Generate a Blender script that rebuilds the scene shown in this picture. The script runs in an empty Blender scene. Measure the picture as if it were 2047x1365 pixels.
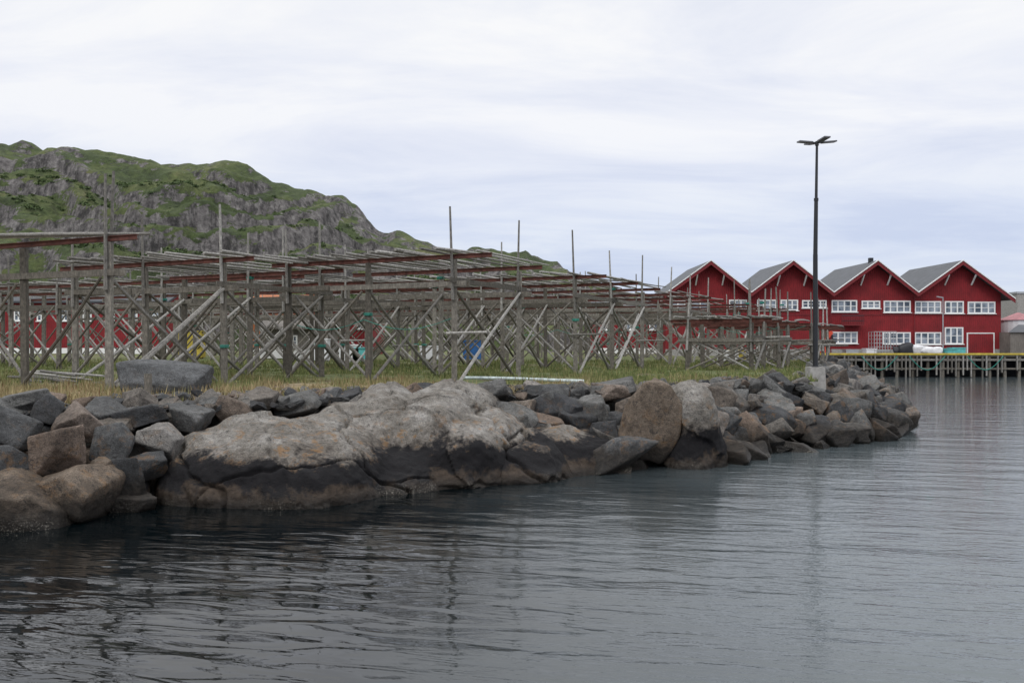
import bpy, math, random, bmesh
import numpy as np
from mathutils import Vector, Matrix, noise
random.seed(7); rng=np.random.default_rng(7)
S=bpy.context.scene
CAMZ=3.3; F=1773.0
def X(px,D): return (px-1023.5)/F*D
def Z(py,D): return CAMZ+(680-py)/F*D
G=1.93  # quay ground level

# ------------------------------------------------------------ materials
class NT:
    def __init__(s,name):
        s.m=bpy.data.materials.new(name); s.m.use_nodes=True
        s.t=s.m.node_tree; s.b=s.t.nodes['Principled BSDF']
    def n(s,ty,**kw):
        nd=s.t.nodes.new(ty)
        for k,v in kw.items(): setattr(nd,k,v)
        return nd
    def l(s,a,b): s.t.links.new(a,b)
    def noise(s,scale,detail=5,rough=.6,vec=None,dist=0):
        nd=s.n('ShaderNodeTexNoise'); nd.inputs['Scale'].default_value=scale
        nd.inputs['Detail'].default_value=detail; nd.inputs['Roughness'].default_value=rough
        nd.inputs['Distortion'].default_value=dist
        if vec is not None: s.l(vec,nd.inputs['Vector'])
        return nd.outputs['Fac']
    def ramp(s,fac,stops):
        nd=s.n('ShaderNodeValToRGB'); e=nd.color_ramp.elements
        while len(e)<len(stops): e.new(.5)
        for i,(p,c) in enumerate(stops):
            e[i].position=p
            e[i].color=(c,c,c,1) if isinstance(c,(int,float)) else (*c,1)
        s.l(fac,nd.inputs[0]); return nd.outputs[0]
    def mix(s,f,a,b,mode='MIX'):
        nd=s.n('ShaderNodeMix',data_type='RGBA',blend_type=mode)
        for sock,v in ((nd.inputs[0],f),(nd.inputs[6],a),(nd.inputs[7],b)):
            if isinstance(v,bpy.types.NodeSocket): s.l(v,sock)
            elif isinstance(v,(int,float)): sock.default_value=v
            else: sock.default_value=(*v,1)
        return nd.outputs[2]
    def math(s,op,a,b=0,c=0):
        nd=s.n('ShaderNodeMath',operation=op)
        for i,v in enumerate((a,b,c)):
            if isinstance(v,bpy.types.NodeSocket): s.l(v,nd.inputs[i])
            else: nd.inputs[i].default_value=v
        return nd.outputs[0]
    def maprange(s,v,a,b,c=0,d=1):
        nd=s.n('ShaderNodeMapRange'); s.l(v,nd.inputs[0])
        for i,q in enumerate((a,b,c,d)): nd.inputs[i+1].default_value=q
        return nd.outputs[0]
    def pos(s): return s.n('ShaderNodeNewGeometry').outputs['Position']
    def xyz(s,v):
        nd=s.n('ShaderNodeSeparateXYZ'); s.l(v,nd.inputs[0]); return nd.outputs
    def scale(s,v,sc):
        nd=s.n('ShaderNodeVectorMath',operation='MULTIPLY'); s.l(v,nd.inputs[0]); nd.inputs[1].default_value=sc
        return nd.outputs[0]
    def bump(s,h,dist=.05,st=1,prev=None):
        nd=s.n('ShaderNodeBump'); nd.inputs['Distance'].default_value=dist
        if isinstance(st,bpy.types.NodeSocket): s.l(st,nd.inputs['Strength'])
        else: nd.inputs['Strength'].default_value=st
        s.l(h,nd.inputs['Height'])
        if prev is not None: s.l(prev,nd.inputs['Normal'])
        s.l(nd.outputs[0],s.b.inputs['Normal']); return nd.outputs[0]
    def col(s,c):
        if isinstance(c,bpy.types.NodeSocket): s.l(c,s.b.inputs['Base Color'])
        else: s.b.inputs['Base Color'].default_value=(*c,1)
    def rough(s,r): s.b.inputs['Roughness'].default_value=r
def simple(name,c,r=.6,metal=0,var=.25,sc=3):
    t=NT(name); p=t.pos(); n=t.noise(sc,4,.65,p)
    c2=tuple(v*(1-var) for v in c); c3=tuple(min(1,v*(1+var)) for v in c)
    t.col(t.ramp(n,[(.3,c2),(.7,c3)])); t.rough(r); t.b.inputs['Metallic'].default_value=metal
    return t.m
def attrwood(name,stops):
    t=NT(name); a=t.n('ShaderNodeAttribute',attribute_name='rnd'); p=t.pos()
    base=t.ramp(a.outputs['Fac'],stops)
    n=t.noise(9,4,.7,p); n2=t.noise(45,3,.7,t.scale(p,(1,1,.15)))
    c=t.mix(1,base,t.ramp(n,[(.3,.55),(.7,1.28)]),'MULTIPLY')
    c=t.mix(.8,c,t.ramp(n2,[(.35,.5),(.65,1.25)]),'MULTIPLY')
    t.col(c); t.rough(.9); return t.m
M={}
M['wood']=attrwood('weathered_timber',[(0,(.095,.084,.068)),(.5,(.165,.149,.125)),(1,(.24,.222,.192))])
M['log']=attrwood('bleached_pole_wood',[(0,(.14,.13,.115)),(.5,(.26,.247,.226)),(1,(.42,.405,.38))])
M['rust']=simple('rusty_steel',(.105,.036,.026),.8,0,.45,5)
M['rope']=simple('teal_rope',(.03,.24,.19),.8)
M['hose']=simple('pale_hose',(.50,.57,.57),.5,0,.1)
M['white']=simple('white_paint',(.78,.78,.77),.5,0,.05)
M['black']=simple('black_metal',(.012,.013,.016),.4,0,.2)
M['conc']=simple('concrete',(.30,.29,.275),.9,0,.25,6)
M['yellow']=simple('yellow_paint',(.52,.40,.06),.7,0,.3,1.5)
M['orange']=simple('orange_paint',(.6,.07,.03),.5)
M['teal']=simple('teal_plastic',(.1,.42,.42),.5)
M['bag']=simple('white_bag',(.7,.7,.72),.7,0,.12,4)
M['dark']=simple('dark_tarp',(.02,.02,.025),.6)
M['blue']=simple('blue_plastic',(.03,.14,.4),.5)
M['galv']=simple('galvanised_steel',(.45,.46,.47),.4,.6,.1)
M['panel']=simple('lamp_panel',(.10,.10,.11),.4)
M['tankroof']=simple('faded_red_roof',(.30,.12,.13),.6,0,.3,2)
def cladding(name,c,sp=.2):
    t=NT(name); p=t.pos(); x=t.xyz(p)
    u=t.math('ADD',x[0],x[1])
    fr=t.math('FRACT',t.math('MULTIPLY',u,1/sp))
    groove=t.ramp(fr,[(0,.0),(.12,1),(.88,1),(1,.0)])
    n=t.noise(.8,4,.6,p); n2=t.noise(6,4,.6,t.scale(p,(3,3,.3)))
    cc=t.mix(1,c,t.ramp(n,[(.3,.75),(.7,1.2)]),'MULTIPLY')
    cc=t.mix(.7,cc,t.ramp(n2,[(.35,.7),(.65,1.2)]),'MULTIPLY')
    cc=t.mix(1,cc,t.ramp(groove,[(0,.6),(1,1)]),'MULTIPLY')
    t.col(cc); t.rough(.8); t.bump(groove,.03,.8); return t.m
M['red']=cladding('red_board_cladding',(.225,.011,.016))
M['redtrim']=simple('dark_red_trim',(.16,.009,.013),.6,0,.1)
M['orangewall']=cladding('orange_board_cladding',(.42,.14,.05))
M['greywall']=cladding('grey_board_cladding',(.2,.18,.16))
def roofm(name,c):
    t=NT(name); p=t.pos(); x=t.xyz(p)
    fr=t.math('FRACT',t.math('MULTIPLY',x[1],1.6))
    n=t.noise(1.2,4,.6,p)
    cc=t.mix(1,c,t.ramp(n,[(.3,.8),(.7,1.12)]),'MULTIPLY')
    cc=t.mix(1,cc,t.ramp(fr,[(0,.75),(.1,1),(1,1)]),'MULTIPLY')
    t.col(cc); t.rough(.7); return t.m
M['roof']=roofm('grey_sheet_roof',(.085,.09,.10))
M['darkroof']=roofm('dark_roof',(.05,.055,.065))
t=NT('window_glass'); p=t.pos(); n=t.noise(.9,3,.5,p)
t.col(t.ramp(n,[(.4,(.05,.07,.10)),(.6,(.30,.34,.40))])); t.rough(.08); M['glass']=t.m

def rockmat(name,kind):
    bed=kind=='bed'
    t=NT(name); p=t.pos(); z=t.xyz(p)[2]
    n1=t.noise(1.3,5,.65,p); n2=t.noise(8,6,.7,p); n3=t.noise(50,3,.75,p); nb=t.noise(.8,6,.70,p)
    if bed:
        base=t.ramp(n1,[(.3,(.100,.089,.077)),(.48,(.175,.161,.143)),(.7,(.275,.262,.245))])
    elif kind=='grey':
        base=t.ramp(n1,[(.3,(.06,.062,.064)),(.7,(.13,.132,.135))])
    elif kind=='brown':
        base=t.ramp(n1,[(.3,(.10,.075,.056)),(.7,(.20,.16,.125))])
    else:
        oi=t.n('ShaderNodeObjectInfo')
        base=t.ramp(oi.outputs['Random'],[(0,(.042,.043,.046)),(.25,(.078,.079,.080)),(.55,(.122,.120,.115)),(.75,(.125,.108,.092)),(.9,(.15,.112,.088)),(1,(.20,.196,.188))])
        base=t.mix(1,base,t.ramp(n1,[(.3,.6),(.7,1.4)]),'MULTIPLY')
    c=t.mix(1,base,t.ramp(n2,[(.3,.6),(.5,1.0),(.7,1.35)]),'MULTIPLY')
    c=t.mix(.8,c,t.ramp(n3,[(.35,.45),(.5,1),(.65,1.55)]),'MULTIPLY')
    vs=t.noise(6.5,3,.8,p,1.5)
    c=t.mix(t.ramp(vs,[(.58,0.0),(.63,.75)]),c,(.04,.038,.037))
    lo=t.math('MULTIPLY',t.ramp(t.noise(3.2,6,.75,p),[(.54,0.0),(.61,1.0)]),
              t.ramp(t.math('ADD',z,t.math('MULTIPLY',nb,.6)),[(.55,0.0),(1.0,1.0)]))
    lo=t.math('MULTIPLY',lo,t.maprange(z,1.1,1.8,1,.12))
    c=t.mix(t.math('MULTIPLY',lo,.6 if bed else .3),c,(.24,.12,.035))
    if bed:
        h=t.math('ADD',z,t.math('MULTIPLY',t.math('SUBTRACT',nb,.5),1.7))
        h=t.math('ADD',h,t.math('MULTIPLY',t.math('SUBTRACT',n2,.5),.35))
        hh=t.maprange(h,0,1.4)
        blk=t.ramp(hh,[(.14,0.0),(.24,1.0),(.58,1.0),(.70,0.0)])
        low=t.ramp(hh,[(.45,1.0),(.88,0.0)])
        c=t.mix(low,c,t.ramp(n2,[(.3,(.028,.020,.015)),(.7,(.090,.066,.048))]))
        c=t.mix(t.math('MULTIPLY',blk,.95),c,(.007,.007,.009))
    else:
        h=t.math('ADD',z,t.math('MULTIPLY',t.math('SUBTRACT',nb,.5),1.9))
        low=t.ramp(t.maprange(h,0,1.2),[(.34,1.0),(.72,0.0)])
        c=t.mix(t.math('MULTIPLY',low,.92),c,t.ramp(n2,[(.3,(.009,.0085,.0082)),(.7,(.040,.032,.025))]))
    wet=t.ramp(t.maprange(z,0,.35),[(.2,1.0),(.8,0.0)])
    bar=t.math('MULTIPLY',wet,t.ramp(t.noise(30,2,.8,p),[(.57,0.0),(.62,1.0)]))
    bar=t.math('MULTIPLY',bar,t.ramp(nb,[(.5,0.0),(.56,.6)]))
    c=t.mix(t.math('MULTIPLY',wet,.85),c,(.012,.010,.008))
    c=t.mix(bar,c,(.28,.26,.22))
    t.l(t.ramp(t.maprange(z,0,.6),[(.1,.4),(.8,.95)]),t.b.inputs['Roughness'])
    t.b.inputs['Specular IOR Level'].default_value=.3
    b=t.bump(n2,.06,.9)
    t.bump(n3,.016,.8,b)
    t.col(c); return t.m
M['bedrock']=rockmat('granite_bedrock','bed')
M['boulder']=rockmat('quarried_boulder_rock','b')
M['greyrock']=rockmat('dark_grey_granite','grey')
M['brownrock']=rockmat('brown_granite','brown')

# ground
t=NT('quay_ground'); p=t.pos(); xyz=t.xyz(p)
nA=t.noise(.35,5,.65,p); nB=t.noise(3,5,.7,p); nC=t.noise(25,4,.7,p)
straw=t.ramp(nB,[(.3,(.15,.11,.058)),(.5,(.27,.215,.12)),(.7,(.37,.31,.19))])
green=t.ramp(nB,[(.3,(.06,.080,.022)),(.7,(.15,.175,.058))])
soil=t.ramp(nC,[(.3,(.08,.048,.035)),(.7,(.18,.12,.085))])
gf=t.math('ADD',nA,t.maprange(xyz[1],24,36,-.10,.16))
c=t.mix(t.ramp(gf,[(.46,0.0),(.56,1.0)]),straw,green)
c=t.mix(t.ramp(t.noise(.6,5,.7,p),[(.52,0.0),(.60,.8)]),c,soil)
c=t.mix(1,c,t.ramp(nC,[(.3,.7),(.7,1.25)]),'MULTIPLY')
c=t.mix(t.ramp(t.maprange(xyz[2],0,2),[(.80,1.0),(.93,0.0)]),c,(.022,.02,.018))  # bank colour darkened to paint the shaded gaps between boulders
t.col(c); t.rough(.95); t.bump(nC,.05,.8); M['ground']=t.m
t=NT('grass_blades'); p=t.pos(); xyz=t.xyz(p)
a=t.n('ShaderNodeAttribute',attribute_name='rnd')
nA=t.noise(.35,5,.65,p)
gf=t.math('ADD',nA,t.maprange(xyz[1],24,36,-.10,.16))
gc=t.ramp(a.outputs['Fac'],[(0,(.065,.090,.024)),(.75,(.16,.19,.06)),(1,(.30,.25,.12))])
sc=t.ramp(a.outputs['Fac'],[(0,(.22,.15,.075)),(.6,(.40,.33,.18)),(.8,(.15,.16,.055)),(1,(.15,.065,.035))])
t.col(t.mix(t.ramp(gf,[(.44,0.0),(.58,1.0)]),sc,gc)); t.rough(.9); M['grass']=t.m
# hill
t=NT('hillside'); g=t.n('ShaderNodeNewGeometry'); p=g.outputs['Position']
nz=t.xyz(g.outputs['True Normal'])[2]; hx_=t.xyz(p)
n1=t.noise(.10,5,.65,p); n2=t.noise(.9,6,.7,p); n3=t.noise(.14,7,.74,t.scale(p,(1,1,1.8)))
gr=t.ramp(n1,[(.3,(.030,.046,.014)),(.46,(.056,.080,.022)),(.58,(.098,.120,.038)),(.72,(.15,.14,.062))])
gr=t.mix(1,gr,t.ramp(n2,[(.3,.42),(.5,1.0),(.7,1.35)]),'MULTIPLY')
rk=t.ramp(n2,[(.3,(.055,.05,.05)),(.5,(.14,.128,.125)),(.68,(.25,.235,.225))])
st=t.noise(.45,6,.75,t.scale(p,(1.6,1,.3)))
rk=t.mix(1,rk,t.ramp(st,[(.40,.30),(.54,1.15)]),'MULTIPLY')
f=t.math('ADD',nz,t.math('MULTIPLY',t.math('SUBTRACT',n3,.5),2.1))
f=t.math('SUBTRACT',f,t.math('MULTIPLY',t.maprange(hx_[0],-46,-28,0,.30),t.maprange(hx_[1],112,142,.1,1)))
f=t.math('SUBTRACT',f,t.maprange(hx_[2],26,37,0,.16))
t.col(t.mix(t.ramp(f,[(.43,1.0),(.475,0.0)]),gr,rk)); t.rough(.95)
b=t.bump(n2,.9,.8); t.bump(st,1.4,.8,b); M['hill']=t.m
t=NT('shrub_leaves'); a=t.n('ShaderNodeAttribute',attribute_name='rnd')
t.col(t.ramp(a.outputs['Fac'],[(0,(.025,.042,.013)),(.6,(.046,.074,.019)),(1,(.085,.118,.033))])); t.rough(.9); M['shrub']=t.m
# water
t=NT('sea_water'); p=t.pos(); x3=t.xyz(p)
t.rough(.02); t.b.inputs['IOR'].default_value=1.48
rot=t.n('ShaderNodeVectorRotate'); rot.inputs['Angle'].default_value=math.radians(12); t.l(p,rot.inputs['Vector'])
pv=rot.outputs[0]
w1=t.noise(.5,2,.45,t.scale(pv,(.55,1.6,1)),.4); w2=t.noise(1.6,2,.45,t.scale(pv,(.5,1.7,1)),.8); w3=t.noise(8,3,.6,t.scale(pv,(.55,1.6,1)),.4)
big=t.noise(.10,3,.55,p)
wind_sheen=t.math('ADD',t.maprange(t.math('ADD',x3[0],t.math('MULTIPLY',x3[1],-.10)),-4,4,0,1),t.math('MULTIPLY',t.math('SUBTRACT',big,.5),1.2))
wf=t.ramp(wind_sheen,[(.15,.12),(.8,1.0)])
t.col(t.mix(t.ramp(wind_sheen,[(.1,0.0),(1,1.0)]),(.001,.003,.004),(.072,.088,.095)))  # bright sky reflection painted into the body colour, paler towards the right
b=t.bump(w1,.052,1); b=t.bump(w2,.025,1,b)
t.bump(w3,.009,wf,b)
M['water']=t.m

# ------------------------------------------------------------ mesh builder
class MB:
    def __init__(s): s.v=[];s.f=[];s.m=[];s.r=[];s.mats=[]
    def mi(s,k):
        if k not in s.mats: s.mats.append(k)
        return s.mats.index(k)
    def face(s,idx,k,r): s.f.append(idx); s.m.append(s.mi(k)); s.r.append(r)
    def tube(s,a,b,r0,r1,k,n=7,caps=True,bend=0):
        a=Vector(a);b=Vector(b);d=(b-a); L=d.length
        if L<1e-6:return
        d/=L; up=Vector((0,0,1)) if abs(d.z)<.9 else Vector((1,0,0))
        u=d.cross(up).normalized(); w=d.cross(u); rr=random.random(); base=len(s.v)
        segs=1 if bend==0 else 4
        off=(u*random.uniform(-1,1)+w*random.uniform(-1,1))*bend
        for j in range(segs+1):
            q=j/segs; c=a.lerp(b,q)+off*math.sin(q*math.pi); r=r0+(r1-r0)*q
            for i in range(n):
                an=2*math.pi*i/n; s.v.append(c+u*(math.cos(an)*r)+w*(math.sin(an)*r))
        for j in range(segs):
            for i in range(n):
                k0=base+j*n+i;k1=base+j*n+(i+1)%n
                s.face((k0,k1,k1+n,k0+n),k,rr)
        if caps:
            s.face(tuple(base+i for i in reversed(range(n))),k,rr); s.face(tuple(base+segs*n+i for i in range(n)),k,rr)
    def beam(s,a,b,w,h,k):
        a=Vector(a);b=Vector(b);d=(b-a).normalized()
        up=Vector((0,0,1)) if abs(d.z)<.95 else Vector((1,0,0))
        u=d.cross(up).normalized()*(w/2); v=u.cross(d).normalized()*(h/2); base=len(s.v); rr=random.random()
        for c in (a,b):
            for q in (u+v,-u+v,-u-v,u-v): s.v.append(c+q)
        for f in ((0,1,2,3),(7,6,5,4),(0,4,5,1),(1,5,6,2),(2,6,7,3),(3,7,4,0)): s.face(tuple(base+i for i in f),k,rr)
    def box(s,x0,x1,y0,y1,z0,z1,k):
        base=len(s.v); rr=random.random()
        for z in (z0,z1):
            for x,y in ((x0,y0),(x1,y0),(x1,y1),(x0,y1)): s.v.append(Vector((x,y,z)))
        for f in ((3,2,1,0),(4,5,6,7),(0,1,5,4),(1,2,6,5),(2,3,7,6),(3,0,4,7)): s.face(tuple(base+i for i in f),k,rr)
    def poly(s,pts,k):
        base=len(s.v); s.v+= [Vector(q) for q in pts]; s.face(tuple(range(base,base+len(pts))),k,random.random())
    def prism(s,pts,dvec,k):
        n=len(pts); base=len(s.v); dv=Vector(dvec); rr=random.random()
        s.v+=[Vector(q) for q in pts]; s.v+=[Vector(q)+dv for q in pts]
        s.face(tuple(base+i for i in range(n)),k,rr); s.face(tuple(base+n+i for i in reversed(range(n))),k,rr)
        for i in range(n):
            j=(i+1)%n; s.face((base+j,base+i,base+n+i,base+n+j),k,rr)
    def build(s,name,parent=None,smooth=False,recalc=True):
        me=bpy.data.meshes.new(name); me.from_pydata([tuple(q) for q in s.v],[],s.f)
        for k in s.mats: me.materials.append(M[k])
        me.polygons.foreach_set('material_index',s.m)
        at=me.attributes.new('rnd','FLOAT','FACE'); at.data.foreach_set('value',s.r)
        if smooth: me.polygons.foreach_set('use_smooth',[True]*len(s.f))
        me.update()
        if recalc:
            bm=bmesh.new(); bm.from_mesh(me); bmesh.ops.recalc_face_normals(bm,faces=bm.faces); bm.to_mesh(me); bm.free()
        o=bpy.data.objects.new(name,me); S.collection.objects.link(o)
        if parent: o.parent=parent
        return o
def empty(name):
    o=bpy.data.objects.new(name,None); S.collection.objects.link(o); return o
def npmesh(name,V,Fq,mat,smooth=True,rnd=None):
    me=bpy.data.meshes.new(name); k=Fq.shape[1]
    me.vertices.add(len(V)); me.vertices.foreach_set('co',V.astype(np.float32).ravel())
    me.loops.add(Fq.size); me.loops.foreach_set('vertex_index',Fq.astype(np.int32).ravel())
    me.polygons.add(len(Fq)); me.polygons.foreach_set('loop_start',np.arange(0,Fq.size,k,dtype=np.int32))
    me.polygons.foreach_set('loop_total',np.full(len(Fq),k,dtype=np.int32))
    me.update(calc_edges=True); me.validate()
    me.polygons.foreach_set('use_smooth',np.full(len(me.polygons),smooth))
    if rnd is not None:
        at=me.attributes.new('rnd','FLOAT','FACE'); at.data.foreach_set('value',rnd.astype(np.float32))
    me.materials.append(M[mat])
    o=bpy.data.objects.new(name,me); S.collection.objects.link(o); return o
def gridmesh(name,xs,ys,Zm,mat):
    Xg,Yg=np.meshgrid(xs,ys); V=np.stack([Xg.ravel(),Yg.ravel(),Zm.ravel()],1)
    nx=len(xs);ny=len(ys); i=np.arange((ny-1)*(nx-1)); r=i//(nx-1); c=i%(nx-1); a=r*nx+c
    return npmesh(name,V,np.stack([a,a+1,a+nx+1,a+nx],1),mat)

# ------------------------------------------------------------ shoreline plan
WL=[(-16,11),(-9.1,15.8),(-7.3,17.5),(-4.7,17.6),(-2.5,19.5),(1.55,21.7),(3.2,22.9),(5.1,23),(7.3,26),(12,29.2),(15,33.5),(21,48.7),(25.5,62),(28,84)]
CR=[(-19,14),(-11.2,18.4),(-9.0,20.0),(-6.5,22.3),(-3.5,25),(1,26.3),(3.2,26.6),(5.5,27.6),(7.5,30.5),(10.9,32.0),(12.3,36),(17.5,50),(21.5,62),(24,84)]
WP=np.array([(-600,-60),(-40,2)]+WL+[(28,95),(90,95),(700,130),(700,1800),(-700,1800)],float)
CP=np.array([(-600,-50),(-42,7)]+CR+[(24,99),(90,99),(700,140),(700,1800),(-700,1800)],float)
def inside(P,x,y):
    r=np.zeros(x.shape,bool); n=len(P)
    for i in range(n):
        x0,y0=P[i];x1,y1=P[(i+1)%n]
        if y0==y1: continue
        c=((y0>y)!=(y1>y))&(x<(x1-x0)*(y-y0)/(y1-y0)+x0); r^=c
    return r
def pdist(P,x,y):
    d=np.full(x.shape,1e9); n=len(P)
    for i in range(n-1):
        a=P[i];b=P[i+1]; ab=b-a; L=ab@ab
        tt=np.clip(((x-a[0])*ab[0]+(y-a[1])*ab[1])/L,0,1)
        d=np.minimum(d,np.hypot(x-a[0]-tt*ab[0],y-a[1]-tt*ab[1]))
    return d
def fbm(x,y,z=0,o=4): return noise.fractal((x,y,z),1.0,2.0,o,noise_basis='PERLIN_ORIGINAL')
xs=np.concatenate([np.linspace(-1500,-90,12),np.arange(-80,35,.5),np.linspace(37,100,20),np.linspace(150,1500,10)])
ys=np.concatenate([np.linspace(-300,2,8),np.arange(8,70,.5),np.arange(71,110,1.5),np.linspace(115,1800,14)])
Xg,Yg=np.meshgrid(xs,ys)
inW=inside(WP,Xg,Yg);inC=inside(CP,Xg,Yg);dW=pdist(WP,Xg,Yg);dC=pdist(CP,Xg,Yg)
Zg=np.where(inC,G,np.where(inW,1.9*dW/(dW+dC+1e-6)-.5,-.5-np.minimum(2.5,.6*dW)))
edge=np.where(inC,np.clip(1-dC/1.5,0,1),0); Zg-=edge*.12
for (r,c) in np.argwhere((Xg>-80)&(Xg<35)&(Yg>8)&(Yg<110)&inC):
    Zg[r,c]+= .10*fbm(Xg[r,c]*.35,Yg[r,c]*.35)
Zg+=np.where(inC,np.clip((Yg-75)/40,0,1)*.45*(Xg<15),0)
gridmesh('ground',xs,ys,Zg,'ground')
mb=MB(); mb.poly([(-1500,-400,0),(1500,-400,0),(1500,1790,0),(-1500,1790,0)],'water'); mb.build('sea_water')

# ------------------------------------------------------------ hill
rid=[(-900,300),(-500,262),(-200,268),(0,282),(60,286),(85,296),(140,286),(200,294),(270,307),(330,324),(430,326),(490,332),(540,358),(580,374),(620,378),(680,396),(720,422),(755,458),(820,466),(880,492),(960,499),(1040,507),(1115,515),(1140,548),(1240,585),(1400,600)]
rx=np.array([X(a,170) for a,b in rid]); rz=np.array([Z(b,170)-1.5 for a,b in rid])
hx=np.arange(-190,42,.6); hy=np.concatenate([np.arange(97,176,.6),np.arange(177,240,3)])
H=np.zeros((len(hy),len(hx)))
for r in range(len(hy)):
    q=min(1,max(0,(hy[r]-99)/71))
    for c in range(len(hx)):
        x=hx[c];y=hy[r]
        w=fbm(x*.03,y*.03,3,3)
        qq=min(1,max(0,q+.16*w*(1-q)))
        base=np.interp(x,rx,rz)
        h=base*qq**.9
        nn=1.2*fbm(x*.028+5,y*.028,7,4)
        k=h/7+nn
        fl=math.floor(k); fr=k-fl; sm=fr**5/(fr**5+(1-fr)**5+1e-6)
        h2=(fl+sm-nn)*7
        bl=.82*(1-q**6)
        h=h*(1-bl)+h2*bl
        rg=(1-abs(fbm(x*.09,y*.09,1,3))*2.2)
        amp=min(1,q*4)*min(1,base/12)
        h+=amp*((1.3*rg-1.0)*(1-.4*q**4)+.30*fbm(x*.35,y*.35,9,3))
        kn=fbm(x*.14,3.3,5,3); h+=amp*q**5*max(0,kn)*1.8
        if hy[r]>172: h-= (hy[r]-172)*.15
        H[r,c]=max(h,0)*(1 if q>0 else 0)+1.5
gridmesh('rocky_hill',hx,hy,H,'hill')
bx=np.arange(-120,420,3.0); by=np.arange(240,330,5.0); B=np.zeros((len(by),len(bx)))
for r in range(len(by)):
    for c in range(len(bx)):
        q=math.sin(math.pi*min(1,(r+.01)/(len(by)-1)))
        top=np.interp(1023+bx[c]/285*F,[900,1140,1200,1300,1400,1700,2020,2100,2400],[560,556,574,588,610,640,592,585,570])
        B[r,c]=1+(Z(top,285)-1)*q+1.2*fbm(bx[c]*.06,by[r]*.06,2,5)*q
gridmesh('distant_hills',bx,by,B,'hill')
V=[];Fc=[];R=[]
def shrub(cx,cy,cz,s,n=46):
    for i in range(n):
        d=Vector((random.gauss(0,1),random.gauss(0,1),abs(random.gauss(0,.8)))).normalized()*s*random.uniform(.5,1.05)
        c=Vector((cx,cy,cz))+Vector((d.x,d.y,d.z*.6)); b=len(V)
        a=Vector((random.gauss(0,1),random.gauss(0,1),random.gauss(0,1))).normalized(); e=a.orthogonal().normalized()*s*.28
        V.extend([c+a*s*.28,c-a*s*.14+e,c-a*s*.14-e]); Fc.append((b,b+1,b+2)); R.append(min(1,max(0,.25+.5*d.z/s+random.uniform(-.25,.3))))
cnt=0
while cnt<2200:
    x=random.uniform(-120,15);y=random.uniform(100,158)
    if fbm(x*.05,y*.05,22,3)+random.uniform(-.25,.25)<.0: continue
    ci=int((x-hx[0])/.6); ri=int((y-97)/.6); z=H[ri,ci]
    if z<3 : continue
    sl=abs(H[ri,ci+1]-H[ri,ci])+abs(H[min(ri+1,len(hy)-1),ci]-H[ri,ci])
    if sl>.65: continue
    shrub(x,y,z-.1,random.uniform(.3,.85),30); cnt+=1
npmesh('hillside_shrubs',np.array([tuple(q) for q in V]),np.array(Fc),'shrub',False,np.array(R))
V=[];Fc=[];R=[]
for i in range(60):
    x=random.uniform(56,78); shrub(x,random.uniform(112,128),3+random.uniform(0,3.2),random.uniform(1.0,1.9),90)
npmesh('tree_thicket',np.array([tuple(q) for q in V]),np.array(Fc),'shrub',False,np.array(R))

# ------------------------------------------------------------ bedrock
def facetrock(seed,sub,planes,p,nz=.04,nscale=2.2,hmin=.6):
    r=np.random.default_rng(seed)
    bm=bmesh.new(); bmesh.ops.create_icosphere(bm,subdivisions=sub,radius=1)
    d=np.array([v.co[:] for v in bm.verts]); d/=np.linalg.norm(d,axis=1)[:,None]
    n=r.normal(size=(planes,3)); n/=np.linalg.norm(n,axis=1)[:,None]
    n=np.concatenate([n,[[0,0,1],[0,0,-1],[1,0,0],[-1,0,0],[0,1,0],[0,-1,0]]]); n+=r.normal(size=n.shape)*.12; n/=np.linalg.norm(n,axis=1)[:,None]
    h=r.uniform(hmin,1.0,len(n)); h[-6:]=r.uniform(.75,1.05,6)
    q=np.clip(d@n.T,1e-9,None)/h; mxq=q.max(1); rad=1/(mxq*((q/mxq[:,None])**p).sum(1)**(1/p))
    for v,dd,rr in zip(bm.verts,d,rad):
        k=1+nz*noise.fractal(Vector(dd)*nscale+Vector((seed,0,0)),1,2,5)+nz*.3*noise.noise(Vector(dd)*11)
        v.co=Vector(dd)*float(min(rr,1.45))*k
    me=bpy.data.meshes.new('boulder_shape'); bm.to_mesh(me); bm.free()
    me.polygons.foreach_set('use_smooth',[True]*len(me.polygons)); return me
blobs=[(-5.1,21.1,-.1,2.7,3.5,1.62,0),(-6.7,20.4,-.3,1.3,2.6,1.2,.2),(-3.3,23.4,.1,1.1,2.9,1.98,.15),(-1.75,23.4,.1,1.35,3.0,1.95,-.25),(-4.3,23.0,.0,1.2,2.3,1.78,.3),(-.9,22.6,.0,1.2,2.7,1.45,-.3),(-.1,22.9,-.3,1.6,2.2,1.2,-.1),
 (1.45,23.8,-.2,1.7,1.8,1.2,.35),(-2.6,21.0,-.3,1.2,1.9,1.15,0),(4.8,24.3,.5,.66,1.2,1.68,.1),(4.75,24.3,-.1,.9,1.45,1.15,0),(-9.9,17.3,-.3,1.1,1.6,1.1,.3),(-8.4,18.3,-.2,.8,1.2,1.0,0)]
bm=bmesh.new()
for (cx,cy,cz,a,b,c,rz_) in blobs:
    mtx=Matrix.Translation((cx,cy,cz))@Matrix.Rotation(rz_,4,'Z')@Matrix.Diagonal((a,b,c,1))
    g=bmesh.ops.create_icosphere(bm,subdivisions=4,radius=1)
    for v in g['verts']:
        e=2.6; k=(abs(v.co.x)**e+abs(v.co.y)**e+abs(v.co.z)**e)**(-1/e); v.co=mtx@(v.co*k)
me=bpy.data.meshes.new('bedrock_outcrop'); bm.to_mesh(me); bm.free()
bo=bpy.data.objects.new('bedrock_outcrop',me); S.collection.objects.link(bo)
md=bo.modifiers.new('r','REMESH'); md.mode='VOXEL'; md.voxel_size=.042
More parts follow.
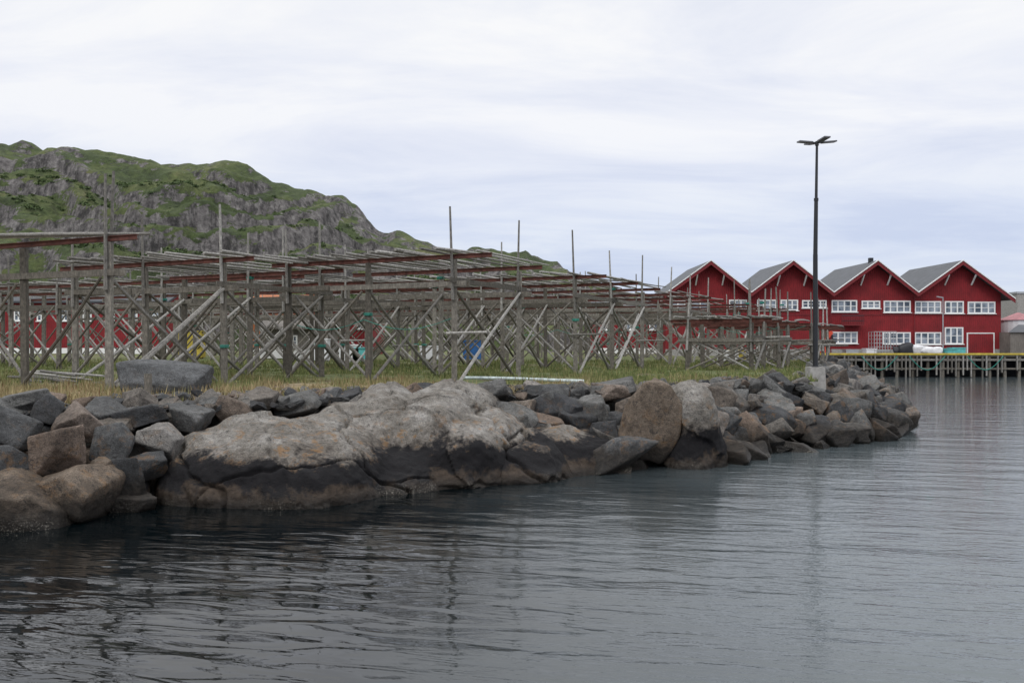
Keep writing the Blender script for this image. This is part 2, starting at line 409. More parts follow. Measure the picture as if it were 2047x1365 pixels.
dg=bpy.context.evaluated_depsgraph_get(); me2=bpy.data.meshes.new_from_object(bo.evaluated_get(dg))
bo.modifiers.clear(); bo.data=me2
bm=bmesh.new(); bm.from_mesh(me2)
for _ in range(7): bmesh.ops.smooth_vert(bm,verts=bm.verts,factor=.5,use_axis_x=True,use_axis_y=True,use_axis_z=True)
bm.normal_update()
for v in bm.verts:
    c=v.co; n=v.normal.copy()
    a=.26*fbm(c.x*.55,c.y*.55,c.z*.55,2)+.07*fbm(c.x*1.6,c.y*1.6,c.z*1.6,3)+.028*fbm(c.x*5,c.y*5,c.z*5,3)
    w=fbm(c.x*.5,c.y*.5,c.z*.5,4)*.7
    k1=abs(((c.x*.80+c.z*.65+c.y*.18+w)/2.9)%1-.5); k2=abs(((c.x*-.35+c.y*.85+c.z*.9+w*1.2)/3.3+.2)%1-.5)
    a-= .17*max(0,1-k1/.022)+.13*max(0,1-k2/.018)
    a+= .10*(math.floor((c.x*.80+c.z*.65+c.y*.18+w)/2.9)%2)
    v.co=c+n*a
bm.to_mesh(me2); bm.free()
me2.polygons.foreach_set('use_smooth',[True]*len(me2.polygons)); me2.materials.clear(); me2.materials.append(M['bedrock'])

# ------------------------------------------------------------ boulders
variants=[facetrock(100+i,5,5+i%6,70,.045,2.2,.55) for i in range(16)]
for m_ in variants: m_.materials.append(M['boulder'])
wall=empty('boulder_seawall')
WLa=np.array(WL,float);CRa=np.array(CR,float)
def bank(s,tt):
    i=min(len(WL)-2,int(s)); f=s-i
    a=WLa[i]*(1-f)+WLa[i+1]*f; b=CRa[i]*(1-f)+CRa[i+1]*f
    q=a*(1-tt)+b*tt; return float(q[0]),float(q[1])
LX,LY=X(1630,33),33
def addrock(x,y,z,rad,flat=1,nm='boulder',par=wall,mesh=None,sc=None,rot=None):
    if nm=='boulder' and abs(x-LX)<.75 and LY-2.2<y<LY+1 and z>1.0: z=1.15; rad=min(rad,.4)
    o=bpy.data.objects.new(nm,mesh or random.choice(variants)); S.collection.objects.link(o)
    if par: o.parent=par
    o.location=(x,y,z); o.scale=sc or (rad*random.uniform(.85,1.35),rad*random.uniform(.8,1.1),rad*flat*random.uniform(.6,.95))
    o.rotation_euler=rot or (random.uniform(-.6,.6),random.uniform(-.6,.6),random.uniform(0,6.28))
    return o
seglen=[(np.linalg.norm(WLa[i+1]-WLa[i])+np.linalg.norm(CRa[i+1]-CRa[i]))/2 for i in range(len(WL)-1)]
for i,L in enumerate(seglen):
    step=.82 if i<10 else 1.25
    n=max(1,int(L/step)); rows=6 if i<3 else 7
    for j in range(n):
        for k in range(rows):
            s=i+(j+random.uniform(.1,.9))/n; tt=(k+random.uniform(.15,.85))/(rows-.8)-.02
            if tt>1.1: continue
            if 1.95<s<4.25 and tt<.74: continue
            if 4.25<=s<5.7 and tt<.5: continue
            if 5.7<=s<7.2 and tt<.35 : continue
            x,y=bank(s,tt); r=random.choice([.36,.44,.52,.60,.70]) if i<10 else random.uniform(.5,.8)
            if s<2.2: r*=.8
            if tt>.85: r*=.72
            z=min(1.95*max(0,tt)**.85,1.9)-r*.12+random.uniform(-.10,.10)
            if tt>.85: z=G-.14+random.uniform(-.12,.10)
            if s<2.2: z=min(z*1.05,2.0)
            addrock(x,y,z,r,.9)
for i in range(700):
    s=random.uniform(0,11.5) if i<560 else random.uniform(1.8,4.5); tt=random.uniform(.75,1.25); x,y=bank(s,tt); r=random.uniform(.08,.26)
    addrock(x,y,G-.02 if tt>1 else 1.78,r,.7)
for px,py,r in [(1805,850,.5),(1780,862,.3),(1755,800,.7),(1700,872,.55),(1650,884,.45),(1560,900,.5),(1270,935,.45),(1235,942,.35),(1480,905,.45),(1725,868,.4),(1770,798,.9),(1600,895,.35),(1690,880,.3)]:
    D=CAMZ*F/(py-680)+.3; addrock(X(px,D),D,.05,r,.55)
def big(nm,x,y,z,sc,rot,seed,planes=6,p=40,mat='boulder',par=wall):
    me=facetrock(seed,5,planes,p,.05,1.6,.62); me.materials.append(M[mat])
    return addrock(x,y,z,1,1,nm,par,me,sc,rot)
big('standing_boulder',3.62,23.7,1.32,(.72,.6,1.05),(.1,.2,.2),31,5,40,'brownrock')
big('leaning_slab',2.75,22.9,.35,(1.25,.6,.40),(-.5,-.35,.35),32,6,40,'greyrock')
big('granite_block',X(328,23.6),23.6,G+.30,(1.12,.6,.50),(0,.04,.05),33,2,60,'greyrock',None)
for px,py,D,sx,sz,sd in [(1035,830,24.3,.5,.45,41),(1115,820,24.5,.55,.5,42),(1060,870,23.8,.5,.5,43),(990,830,24.2,.5,.32,44),(1190,825,24.7,.45,.45,45),(1225,775,26.0,.75,.28,46),(950,790,25.0,.9,.28,47),(1100,785,25.4,.65,.28,48),(1210,860,24.0,.45,.3,49),
   (110,900,17.0,.62,.50,51),(20,850,17.4,.5,.42,52),(225,880,18.0,.42,.42,53),(150,975,16.7,.75,.5,54),(40,1010,15.9,.85,.5,55),(325,880,18.8,.42,.42,56),(255,965,17.6,.36,.6,57),(375,835,20.0,.5,.3,58),(300,925,18.2,.40,.30,59),(20,920,16.7,.42,.38,60),(155,840,18.0,.45,.36,61),(60,800,18.6,.5,.22,62),(280,830,19.5,.55,.25,63),(205,938,17.3,.24,.24,64),(90,820,18.2,.3,.3,65)]:
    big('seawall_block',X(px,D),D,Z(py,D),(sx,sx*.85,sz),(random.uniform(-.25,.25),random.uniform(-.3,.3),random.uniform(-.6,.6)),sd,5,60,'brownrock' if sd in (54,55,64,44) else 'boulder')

# ------------------------------------------------------------ racks
vd=Vector((.42,.907,0)).normalized(); ud=Vector((.907,-.42,0)).normalized()
C1=Vector((-11.35,25,0))
def PT(u,v,z=0): q=C1+ud*u+vd*v; return Vector((q.x,q.y,G+z))
def rack(name,vs,us,top=4.3,seed=0,logstep=.55,pole=.42,lf=1.0,hm=.8):
    random.seed(seed); mb=MB(); u0=us[0]; u1=us[-1]
    for vi,v in enumerate(vs):
        for ui,u in enumerate(us):
            jx=random.uniform(-.08,.08); t_=top+random.uniform(-.04,.04)
            mb.beam(PT(u,v,-.25),PT(u+jx,v,t_-.15),.165,.18,'wood')
            if ui==0 or random.random()<pole:
                hh=random.uniform(1.5,2.05) if ui==0 else random.uniform(hm,1.9)
                mb.tube(PT(u+.02,v-.14,t_-1.5),PT(u+jx+random.uniform(-.08,.08),v-.14+random.uniform(-.05,.05),t_+hh),.06,.036,'log',6)
            if random.random()<.4:
                z=random.choice([1.2,2.3,3.3,3.9])
                for q in range(3): 
                    c=PT(u,v,z+q*.035)
                    for k in range(6):
                        a0=k*math.pi/3;a1=a0+math.pi/3
                        mb.tube(c+Vector((math.cos(a0)*.15,math.sin(a0)*.15,0)),c+Vector((math.cos(a1)*.15,math.sin(a1)*.15,0)),.014,.014,'rope',4,False)
        a=PT(u0+random.uniform(.9,1.4),v,top+.02);b=PT(u1-.8,v,top-.02)
        mb.beam(a,b,.11,.016,'rust'); mb.beam(a-Vector((0,0,.065)),b-Vector((0,0,.065)),.02,.114,'rust'); mb.beam(a-Vector((0,0,.13)),b-Vector((0,0,.13)),.11,.016,'rust')
        zp=top-1.02+random.uniform(-.08,.08)
        for s_ in (-.12,.12):
            uu=u0+.5
            while uu>u1:
                e=max(u1-.4,uu-random.uniform(4.5,7)); mb.beam(PT(uu,v+s_,zp),PT(e,v+s_,zp+random.uniform(-.05,.05)),.05,.18,'wood'); uu=e-.05
        for ui in range(len(us)-1):
            ua,ub=us[ui],us[ui+1]
            if random.random()<.8: mb.tube(PT(ua,v+.15,.05),PT(ub+.15,v+.15,zp-.05+random.uniform(-.2,.1)),.052,.042,'log',6,True,.05)
            if random.random()<.8: mb.tube(PT(ub,v-.15,.05),PT(ua-.15,v-.15,zp-.05+random.uniform(-.2,.1)),.052,.042,'wood',6,True,.05)
        if random.random()<.5:
            z=random.uniform(1.1,1.7); mb.tube(PT(u0-.2,v-.2,z),PT(u0+1.3,v-.2,z+.03),.05,.045,'log',6)
    for vi in range(len(vs)-1):
        va,vb=vs[vi],vs[vi+1]
        for ui,u in enumerate(us):
            if ui==0 or random.random()<.4:
                zt=top-1.0
                mb.tube(PT(u+.15,va,.0),PT(u+.15,vb-.15,zt),.062,.05,'log',7,True,.06)
                mb.tube(PT(u-.15,vb,.0),PT(u-.15,va+.15,zt),.062,.05,'log' if random.random()<.5 else 'wood',7,True,.06)
            if ui%3==0:
                mb.beam(PT(u+.12,va-.5,top-.85),PT(u+.12,vb+.5,top-.85),.05,.17,'wood')
        u=u0+.9
        while u>u1-.5:
            r=random.uniform(.033,.052); z=top+.035+r
            mb.tube(PT(u+random.uniform(-.2,.2),va-random.uniform(.4,1.5)*lf,z+random.uniform(0,.06)),PT(u+random.uniform(-.2,.2),vb+random.uniform(.3,1.3)*lf,z+random.uniform(0,.09)),r*1.15,r*.75,'log',6,True,.07)
            u-=logstep*random.uniform(.25,1.75)
    if random.random()<.6:
        z=random.uniform(1.6,2.6); v=vs[0]-.25; pts=[]
        for ui in range(min(3,len(us)-1)):
            for q in range(6): 
                f=q/6; pts.append(PT(us[ui]*(1-f)+us[ui+1]*f,v,z-.35*math.sin(math.pi*f)))
        for a,b in zip(pts[:-1],pts[1:]): mb.tube(a,b,.009,.009,'rope',4,False)
    return mb.build(name,recalc=False)
def urange(a,n,st=3.5): return [a-i*st for i in range(n)]
rack('fish_drying_rack',[-.0],urange(0,5),seed=11,top=4.33)
random.seed(3); mb=MB()
for i in range(5):
    u=.6-i*.35; mb.tube(PT(u-5.5,-1.6+i*.25,4.42+.03*i),PT(u+.6,.35+i*.1,4.40+.03*i),.05,.04,'log',7,True,.05)
mb.tube(PT(0,.05,2.4),PT(.05,.1,6.2),.06,.038,'log',7,True,.03)
for i in range(2):
    mb.tube(PT(-.1+i*.2,.15,.1),PT(.1+i*.1,4.3,3.1),.06,.05,'log',7,True,.05); mb.tube(PT(-.2,4.4,.1),PT(-.2,.2,3.2),.055,.05,'log',7,True,.05)
mb.build('rack_poles',recalc=False)
rack('fish_drying_rack',[4.6,9.8],urange(-.05,3),seed=21,top=4.12,logstep=.5,pole=.6,hm=1.1)
rack('fish_drying_rack',[12.5,17,21.5],urange(-4,9),seed=22,top=4.2,logstep=.7,pole=.6,hm=1.1)
rack('fish_drying_rack',[7.9,13.0],urange(6.75,3,3.4),seed=12,top=4.25,logstep=.38)
rack('fish_drying_rack',[18,23,28],urange(7.2,6),seed=13,top=4.22,logstep=.5)
rack('fish_drying_rack',[33,38,43],urange(7.4,15),seed=15,top=4.2,logstep=.7,pole=.5,hm=1.0)
rack('fish_drying_rack',[47,52.5],urange(8.5,16),seed=16,top=4.1,logstep=.8,pole=.5,hm=1.0)
rack('fish_drying_rack',[57,62],urange(9.5,9),seed=17,top=4.1,logstep=.8,pole=.4)
lr=[(31,(13.6,10.6),2.45),(37,(14,11,9.2),2.4),(43,(15,12,9.7),2.3),(49,(15,12,10.3),2.3)]
for i,(v,us,tp) in enumerate(lr):
    rack('low_fish_rack',[v-7,v-3.6],list(us),seed=30+i,top=tp,logstep=.3,pole=.1)
random.seed(5)
mb=MB()
for i in range(11):
    a=Vector((X(60,31)+random.uniform(-.5,.3),31+random.uniform(-.8,.8),G+.1+random.uniform(0,.3))); mb.tube(a,a+Vector((random.uniform(2,3.2),-1.8+random.uniform(-.5,.5),-.1)),.05,.04,'log',6,True,.04)
mb.build('pile_of_poles')
mb=MB(); prev=None
for i in range(15):
    q=i/14; D=31-2.4*q; c=Vector((X(925+240*q,D),D+.3*math.sin(q*5),G+.13))
    if prev: mb.tube(prev,c,.055,.055,'hose',8)
    prev=c
mb.build('water_hose',smooth=True)
mb=MB(); mb.beam((X(297,21.8),21.8,G-.3),(X(296,21.8),21.8,G+.6),.14,.14,'wood'); mb.build('mooring_post')

# ------------------------------------------------------------ grass
N=80000
gy=19+ (rng.random(N)**1.5)*46; gx=rng.uniform(-1,1,N)*gy*.62
ok=inside(CP,gx,gy)&(gx<24); gx=gx[ok];gy=gy[ok]
dens=np.array([fbm(a*.4,b*.4,4,3) for a,b in zip(gx,gy)]); ok=dens+rng.uniform(-.25,.25,len(gx))>-.05
gx=gx[ok];gy=gy[ok]; n=len(gx); nb=5
bx_=np.repeat(gx,nb)+rng.normal(0,.07,n*nb); by_=np.repeat(gy,nb)+rng.normal(0,.07,n*nb)
hh=rng.uniform(.05,.18,n*nb)*np.repeat(rng.choice([.6,1,2.0],n,p=[.45,.4,.15]),nb); an=rng.uniform(0,6.28,n*nb); w=.010+.0004*by_
lx=rng.normal(0,.07,n*nb);ly=rng.normal(0,.07,n*nb)
V0=np.stack([bx_-np.cos(an)*w,by_-np.sin(an)*w,np.full(n*nb,G-.05)],1);V1=np.stack([bx_+np.cos(an)*w,by_+np.sin(an)*w,np.full(n*nb,G-.05)],1)
V2=np.stack([bx_+lx,by_+ly,G+hh],1); Vv=np.stack([V0,V1,V2],1).reshape(-1,3)
npmesh('grass',Vv,np.arange(len(Vv)).reshape(-1,3),'grass',False,rng.random(n*nb))

# ------------------------------------------------------------ street lamp
L=empty('street_lamp'); lx_,ly_=LX,LY
mb=MB(); mb.prism([(lx_-.32,ly_-.32,1.0),(lx_+.32,ly_-.32,1.0),(lx_+.27,ly_-.27,2.38),(lx_-.27,ly_-.27,2.38)],(0,.6,0),'conc'); mb.build('concrete_base',L)
mb=MB(); zt=Z(282,33); zm=Z(395,33); mz=Z(505,33)
mb.tube((lx_,ly_,2.3),(lx_,ly_,mz),.095,.085,'black',14); mb.tube((lx_,ly_,mz),(lx_+.03,ly_,zm),.08,.07,'black',14); mb.tube((lx_+.03,ly_,zm),(lx_+.06,ly_,zt),.055,.045,'black',12)
mb.tube((lx_,ly_,2.3),(lx_,ly_,2.42),.16,.13,'black',14); mb.tube((lx_+.03,ly_,zm-.05),(lx_+.03,ly_,zm+.05),.085,.085,'black',12); mb.build('pole',L)
mb=MB(); c=Vector((lx_+.06,ly_,zt))
for k,(ang,tilt) in enumerate([(12,.12),(100,.14),(192,.02),(280,.08)]):
    a=math.radians(ang); d=Vector((math.cos(a),math.sin(a),tilt)); 
    mb.beam(c,c+d*.25,.05,.05,'black'); mb.beam(c+d*.22,c+d*.76,.24,.05,'panel')
mb.tube(c-Vector((0,0,.1)),c+Vector((0,0,.06)),.07,.06,'black',10)
mb.build('lamp_heads',L)

# ------------------------------------------------------------ red boathouses
YB=90.0
edges=[X(1330,YB),X(1497,YB),X(1660,YB),X(1827,YB),X(2001,YB)]
apx=[X(1417,YB),X(1580,YB),X(1747,YB),X(1915,YB)]
za=Z(521,YB); ze=Z(584,YB); zb=1.7
def window(mb,mg,px0,px1,py0,py1,cols,rows=2,Y=YB):
    x0,x1=X(px0,Y),X(px1,Y); z0,z1=Z(py1,Y),Z(py0,Y); f=.13
    mb.box(x0,x1,Y-.09,Y-.0,z0,z0+f,'white'); mb.box(x0,x1,Y-.09,Y,z1-f,z1,'white')
    mb.box(x0-.1,x1+.1,Y-.16,Y-.0905,z0-.05,z0+.02,'white')
    mb.box(x0,x0+f,Y-.085,Y,z0+f,z1-f,'white'); mb.box(x1-f,x1,Y-.085,Y,z0+f,z1-f,'white')
    for i in range(1,cols):
        xx=x0+(x1-x0)*i/cols; mb.box(xx-.07,xx+.07,Y-.075,Y-.02,z0+f,z1-f,'white')
    for j in range(1,rows):
        zz=z0+(z1-z0)*j/rows; mb.box(x0+f,x1-f,Y-.065,Y-.025,zz-.03,zz+.03,'white')
    for i in range(cols):
        a=x0+(x1-x0)*i/cols;b=x0+(x1-x0)*(i+1)/cols; mg.box(a+.05,b-.05,Y-.03,Y-.012,z0+.08,z1-.08,'glass')
wins=[[(1340,1370,597,614,2),(1380,1418,597,614,2),(1457,1493,595,616,3)],
 [(1513,1552,595,617,3),(1560,1595,595,617,3),(1603,1652,596,612,4)],
 [(1662,1713,596,620,4),(1722,1759,597,613,3),(1766,1820,597,621,4),(1662,1714,659,683,4),(1764,1820,660,684,4)],
 [(1828,1881,598,622,4),(1888,1926,598,623,3),(1934,1989,599,623,4),(1828,1881,660,685,4),(1888,1925,650,684,3)]]
for k in range(4):
    E=empty('red_boathouse'); x0,x1,xa=edges[k],edges[k+1],apx[k]; dep=11.0
    mb=MB(); yy=YB+.0
    mb.prism([(x0+.002,yy,zb),(x1-.002,yy,zb),(x1-.002,yy,ze),(xa,yy,za-.1),(x0+.002,yy,ze)],(0,dep,0),'red'); mb.build('walls',E)
    ov=1.0; th=.16; yf=yy-ov
    mb=MB()
    el=.25 if k==0 else 0; er=.9 if k==3 else 0
    sl=(za-ze)/(xa-x0); sr=(za-ze)/(x1-xa)
    L0=(x0-el,ze-el*sl); R0=(x1+er,ze-er*sr)
    mb.prism([(L0[0],yf,L0[1]+.03),(xa,yf,za+.0),(xa,yf,za+th),(L0[0],yf,L0[1]+th+.03)],(0,dep+ov,0),'roof')
    mb.prism([(xa+.001,yf,za+.0),(R0[0],yf,R0[1]+.03),(R0[0],yf,R0[1]+th+.03),(xa+.001,yf,za+th)],(0,dep+ov,0),'roof'); mb.build('roof',E)
    mb=MB(); 
    for (A,Bq) in ((L0,(xa,za)),((xa,za),R0)):
        mb.prism([(A[0],yf-.05,A[1]-.30),(Bq[0],yf-.05,Bq[1]-.30),(Bq[0],yf-.05,Bq[1]+.06),(A[0],yf-.05,A[1]+.06)],(0,.045,0),'redtrim')
        mb.prism([(A[0],yf-.10,A[1]+.10),(Bq[0],yf-.10,Bq[1]+.10),(Bq[0],yf-.10,Bq[1]+.21),(A[0],yf-.10,A[1]+.21)],(0,.09,0),'white')
    for dx in (-1.35,1.35):
        zr=za-abs(dx)*sl-.3
        mb.beam((xa+dx,yy-.03,zr-1.0),(xa+dx,yf+.05,zr-.02),.12,.12,'white')
    if k<3: mb.tube((x1,yy-.12,2.1),(x1,yy-.12,ze-.2),.05,.05,'redtrim',8)
    mb.build('barge_boards_and_brackets',E)
    mb=MB(); mb.box(x0+.01,x1-.01,yy-.05,yy-.003,Z(626,YB),Z(624.3,YB),'redtrim'); mb.box(x0+.01,x1-.01,yy-.06,yy-.004,zb,2.6,'conc'); mb.build('belt_and_foundation',E)
    mb=MB();mg=MB()
    for w_ in wins[k]: window(mb,mg,*w_)
    mb.build('window_frames',E); mg.build('window_panes',E)
    if k==3:
        mb=MB(); a,b=X(1934,YB),X(1985,YB); mb.box(a,b,yy-.08,yy-.061,2.12,Z(663,YB),'red')
        for bx0,bx1 in ((a-.1,a),(b,b+.1)): mb.box(bx0,bx1,yy-.11,yy-.0,2.12,Z(661,YB),'white')
        mb.box(a,b,yy-.11,yy-.0,Z(663,YB)+.001,Z(661,YB),'white'); mb.build('garage_door',E)
    if k==2:
        mb=MB(); a,b=X(1676,YB),X(1719,YB); z0,z1=Z(647,YB),Z(628,YB)
        mb.box(a,b,yy-1,yy-.05,z0,z0+.1,'redtrim')
        for i in range(13):
            xx=a+(b-a)*i/12; mb.box(xx-.05,xx+.05,yy-1,yy-.93,z0+.1,z1,'redtrim')
        mb.box(a,b,yy-1.02,yy-.92,z1,z1+.07,'black'); mb.box(a,b,yy-1.02,yy-.92,z0+.45,z0+.5,'black'); mb.build('balcony',E)
        mb=MB(); mb.box(xa-.2,xa+.2,yy+.6,yy+1.0,za-.2,za+.55,'black'); mb.build('chimney',E)
# quay
Q=empty('timber_quay'); yq=84.0; xl=X(1640,yq)
mb=MB(); mb.box(xl,95,yq,YB+20,1.92,2.1,'wood'); mb.build('deck',Q)
mb=MB(); mb.box(xl,95,yq-.08,yq+.2,2.1005,2.27,'yellow'); mb.build('kerb_beam',Q)
mb=MB(); x=xl+.1
while x<80:
    for dy in (0,3):
        mb.tube((x+random.uniform(-.1,.1),yq+.15+dy,-1),(x,yq+.15+dy,1.95),.15,.14,'wood',8)
    for j in range(3): 
        if random.random()<.75: mb.beam((x+.3+j*.38,yq-.12,random.uniform(-.2,.7)),(x+.3+j*.38,yq-.12,2.05),.16,.1,'log')
    x+=1.45
mb.beam((xl,yq-.02,1.65),(80,yq-.02,1.65),.12,.22,'log'); mb.beam((xl,yq-.02,.8),(80,yq-.02,.8),.1,.16,'wood'); mb.build('piles_and_fenders',Q)
mb=MB(); mb.box(xl,90,yq+5.0,yq+5.3,-1,1.9,'dark'); mb.build('retaining_wall',Q)
mb=MB()
for xa_ in (33,37.5,43,52):
    pr=None
    for i in range(13):
        q=i/12; c=Vector((xa_+3.4*q,yq-.25,2.0-1.3*math.sin(math.pi*q)))
        if pr: mb.tube(pr,c,.035,.035,'rope',5,False)
        pr=c
mb.build('mooring_rope')
def sack(nm,px,w,h,mat,D=86.5):
    me=facetrock(px,3,5,6,.12,2.5); me.materials.append(M[mat]); o=bpy.data.objects.new(nm,me); S.collection.objects.link(o)
    o.location=(X(px,D),D,2.1+h*.42); o.scale=(w/1.7,w/2.3,h/1.7)
for px,w,h,m_ in [(1832,1.5,1.0,'bag'),(1852,1.7,.9,'bag'),(1872,1.2,.75,'bag'),(1808,1.4,1.2,'dark'),(1793,.9,.8,'dark'),(1822,.9,.7,'bag')]: sack('bulk_bag',px,w,h,m_)
def tub(px,w,h,mat,D,z=2.1,nm='fish_tub'):
    mb=MB(); x=X(px,D); mb.box(x-w/2,x+w/2,D-.5,D+.5,z+.1,z+h-.08,mat); mb.box(x-w/2-.05,x+w/2+.05,D-.55,D+.55,z+h-.079,z+h,mat)
    for s_ in (-1,0,1): mb.box(x+s_*w*.38-.08,x+s_*w*.38+.08,D-.45,D+.45,z,z+.099,mat)
    mb.build(nm)
tub(1912,1.3,.7,'teal',87); tub(1898,.9,.6,'teal',86.2); tub(1738,1.0,.6,'bag',87.5); tub(1700,1.2,.5,'galv',87.5)
mb=MB(); a,b=X(1748,87),X(1792,87); z0,z1=2.1,Z(659,87)
for i in range(9):
    xx=a+(b-a)*i/8; mb.tube((xx,87,z0),(xx,87,z1),.026,.026,'galv',5); mb.tube((xx,88.4,z0),(xx,88.4,z1),.026,.026,'galv',5)
for i in range(7):
    zz=z0+(z1-z0)*i/6; mb.tube((a,87,zz),(b,87,zz),.024,.024,'galv',5); mb.tube((a,87,zz),(a,88.4,zz),.024,.024,'galv',5); mb.tube((b,87,zz),(b,88.4,zz),.024,.024,'galv',5)
mb.build('wire_cage')
mb=MB(); x=X(1885,87.5); mb.tube((x,87.5,2.1),(x,87.5,Z(591,87.5)),.06,.045,'galv',8); mb.beam((x,87.5,Z(591,87.5)),(x-.7,87.3,Z(589,87.5)),.16,.08,'galv'); mb.build('quay_lamp')
mb=MB(); x=X(1648,86); mb.tube((x,86,2.1),(x,86,3.5),.22,.18,'orange',10); mb.box(x-.35,x+.35,85.7,86.4,2.1,2.45,'orange'); mb.beam((x,86,3.4),(x+.75,86,4.3),.22,.26,'orange'); mb.beam((x+.75,86,4.3),(x+.2,86,4.15),.15,.18,'orange'); mb.beam((x-.35,85.9,3.5),(x+.3,85.9,3.1),.12,.12,'black'); mb.beam((x+.7,86,4.2),(x+.85,86,3.2),.14,.14,'black'); mb.build('quay_crane')
mb=MB(); x=X(2036,94)
mb.tube((x,94,2),(x,94,Z(636,94)),1.9,1.9,'bag',24); mb.tube((x,94,Z(636,94)),(x,94,Z(621,94)),2.05,.15,'tankroof',24); mb.build('storage_tank')
mb=MB(); x=X(2034,110); mb.box(x,x+4,110,114,2,Z(583,110),'conc'); mb.box(x-.1,x+4.1,109.9,114.1,Z(583,110)+.001,Z(579,110),'galv'); mb.build('concrete_silo')
mb=MB(); x=X(2020,88); mb.box(x,x+6,88,92,2.1,Z(660,88),'greywall'); mb.prism([(x-.2,87.8,Z(660,88)),(x+6.2,87.8,Z(660,88)),(x+6.2,90,Z(645,88)),(x+2,90,Z(645,88))],(0,.15,.05),'roof'); mb.build('grey_shed')

# ------------------------------------------------------------ buildings behind the racks
def longhouse(nm,px0,px1,D,pytop,pyeave,wall,roof,nw,zb=2.0,dep=8):
    E=empty(nm); x0,x1=X(px0,D),X(px1,D); ze=Z(pyeave,D); zt=Z(pytop,D)
    mb=MB(); mb.prism([(x0,D,zb),(x0,D+dep,zb),(x0,D+dep,ze),(x0,D+dep/2,zt),(x0,D,ze)],(x1-x0,0,0),wall); mb.build('walls',E)
    mb=MB(); mb.prism([(x0-.3,D-.5,ze-.1),(x0-.3,D+dep/2,zt+.05),(x0-.3,D+dep/2,zt+.25),(x0-.3,D-.5,ze+.1)],(x1-x0+.6,0,0),roof)
    mb.prism([(x0-.3,D+dep+.5,ze-.1),(x0-.3,D+dep+.5,ze+.1),(x0-.3,D+dep/2+.002,zt+.25),(x0-.3,D+dep/2+.002,zt+.05)],(x1-x0+.6,0,0),roof); mb.build('roof',E)
    mb=MB();mg=MB()
    for i in range(nw):
        c=px0+(px1-px0)*(i+.5)/nw; window(mb,mg,c-9,c+9,pyeave+14,pyeave+38,2,2,D)
    mb.box(x0,x1,D-.06,D-.005,zb,zb+.7,'white')
    mb.build('window_frames',E); mg.build('window_panes',E)
longhouse('red_warehouse',-260,335,92,576,600,'red','darkroof',13)
longhouse('orange_warehouse',497,604,88,586,600,'orangewall','orangewall',2)
longhouse('red_storehouse',655,745,86,600,616,'red','darkroof',2)
longhouse('red_storehouse',1190,1330,92,600,618,'red','roof',3)
longhouse('grey_shed',520,652,72,640,652,'greywall','greywall',1,dep=5)
tub(383,2.0,2.3,'yellow',74,1.95,'yellow_container'); tub(945,1.4,1.5,'blue',66,1.95,'blue_tub'); tub(700,1.3,1.2,'bag',60,1.95); tub(725,1.2,1.0,'teal',60,1.95); tub(640,1.2,1.6,'bag',62,1.95); tub(1470,1.2,.8,'yellow',62,1.95); tub(1455,1.2,.8,'bag',60,1.95); tub(860,1.4,1.1,'bag',64,1.95)

# ------------------------------------------------------------ world, light, camera
W=bpy.data.worlds.new('World'); S.world=W; W.use_nodes=True; nt=W.node_tree; N_=nt.nodes; Lk=nt.links
el=math.radians(48); az=math.radians(205)
sky=N_.new('ShaderNodeTexSky'); sky.sky_type='NISHITA'; sky.sun_disc=False; sky.sun_elevation=el; sky.sun_rotation=az
tc=N_.new('ShaderNodeTexCoord'); sp=N_.new('ShaderNodeSeparateXYZ'); Lk.new(tc.outputs['Generated'],sp.inputs[0])
def mth(op,a,b=0):
    nd=N_.new('ShaderNodeMath'); nd.operation=op
    for i,v in enumerate((a,b)):
        if isinstance(v,bpy.types.NodeSocket): Lk.new(v,nd.inputs[i])
        else: nd.inputs[i].default_value=v
    return nd.outputs[0]
zc=mth('MAXIMUM',sp.outputs[2],0); den=mth('ADD',zc,.13)
cb=N_.new('ShaderNodeCombineXYZ'); Lk.new(mth('DIVIDE',sp.outputs[0],den),cb.inputs[0]); Lk.new(mth('DIVIDE',sp.outputs[1],den),cb.inputs[1])
mp=N_.new('ShaderNodeMapping'); mp.inputs['Scale'].default_value=(.5,1.0,1); mp.inputs['Rotation'].default_value=(0,0,.25); Lk.new(cb.outputs[0],mp.inputs[0])
nz=N_.new('ShaderNodeTexNoise'); nz.inputs['Scale'].default_value=1.5; nz.inputs['Detail'].default_value=7; nz.inputs['Roughness'].default_value=.6; nz.inputs['Distortion'].default_value=.5; Lk.new(mp.outputs[0],nz.inputs['Vector'])
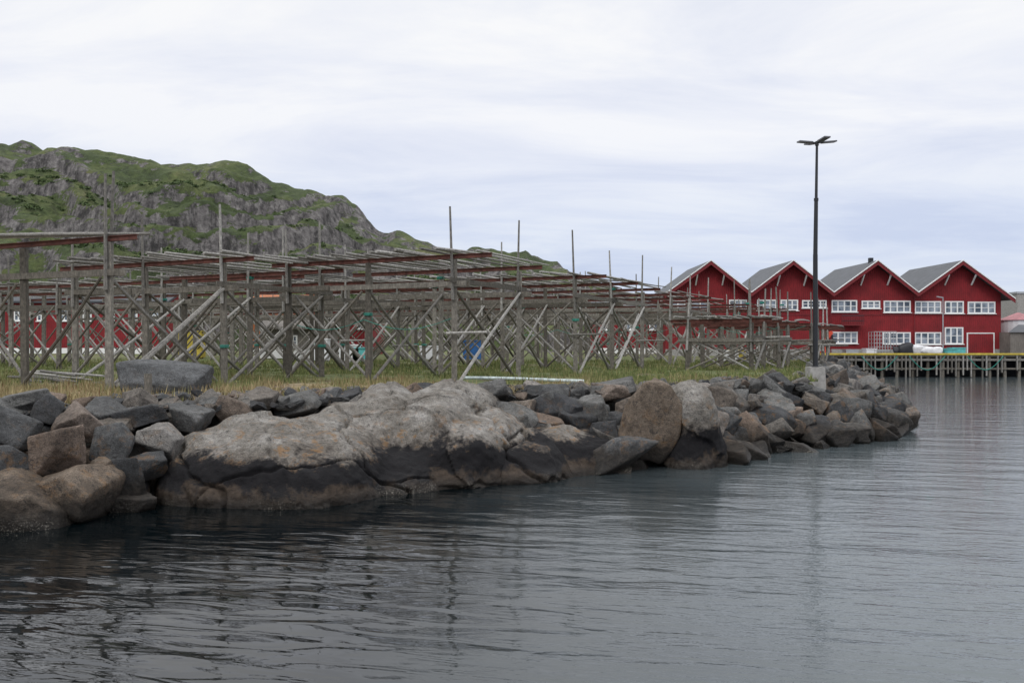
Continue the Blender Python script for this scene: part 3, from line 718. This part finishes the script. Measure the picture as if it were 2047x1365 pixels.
def ramp(f,st):
    nd=N_.new('ShaderNodeValToRGB'); e=nd.color_ramp.elements
    while len(e)<len(st): e.new(.5)
    for i,(p,c) in enumerate(st): e[i].position=p; e[i].color=(*c,1)
    Lk.new(f,nd.inputs[0]); return nd.outputs[0]
cl=ramp(nz.outputs[0],[(.34,(.79,.825,.92)),(.48,(.90,.918,.97)),(.60,(1,1,1))])
hz=ramp(zc,[(0,(.67,.745,.89)),(.13,(.79,.84,.95)),(.22,(.95,.96,1.0)),(.36,(1.0,1.0,1.005)),(.5,(1.5,1.5,1.48)),(1,(2.0,2.0,1.95))])
mx=N_.new('ShaderNodeMix'); mx.data_type='RGBA'; mx.blend_type='MULTIPLY'; mx.inputs[0].default_value=1; Lk.new(cl,mx.inputs[6]); Lk.new(hz,mx.inputs[7])
sk=N_.new('ShaderNodeMix'); sk.data_type='RGBA'; sk.blend_type='MULTIPLY'; sk.inputs[0].default_value=1; Lk.new(sky.outputs[0],sk.inputs[6]); sk.inputs[7].default_value=(.1,.1,.1,1)
fm=N_.new('ShaderNodeMix'); fm.data_type='RGBA'; fm.inputs[0].default_value=.94; Lk.new(sk.outputs[2],fm.inputs[6]); Lk.new(mx.outputs[2],fm.inputs[7])
Lk.new(fm.outputs[2],N_['Background'].inputs[0]); N_['Background'].inputs[1].default_value=1.0
sun=bpy.data.lights.new('sun','SUN'); sun.energy=.9; sun.angle=math.radians(15); sun.color=(1,.97,.93)
so=bpy.data.objects.new('sun',sun); S.collection.objects.link(so)
d=Vector((math.sin(az)*math.cos(el),math.cos(az)*math.cos(el),math.sin(el))); so.rotation_euler=d.to_track_quat('Z','Y').to_euler()
cam=bpy.data.cameras.new('camera'); cam.sensor_width=36; cam.lens=36*F/2047; cam.clip_end=4000
co=bpy.data.objects.new('camera',cam); S.collection.objects.link(co); co.location=(0,0,CAMZ); co.rotation_euler=(math.radians(90.05),0,0); S.camera=co
S.view_settings.view_transform='Standard'; S.view_settings.look='None'; S.view_settings.exposure=0
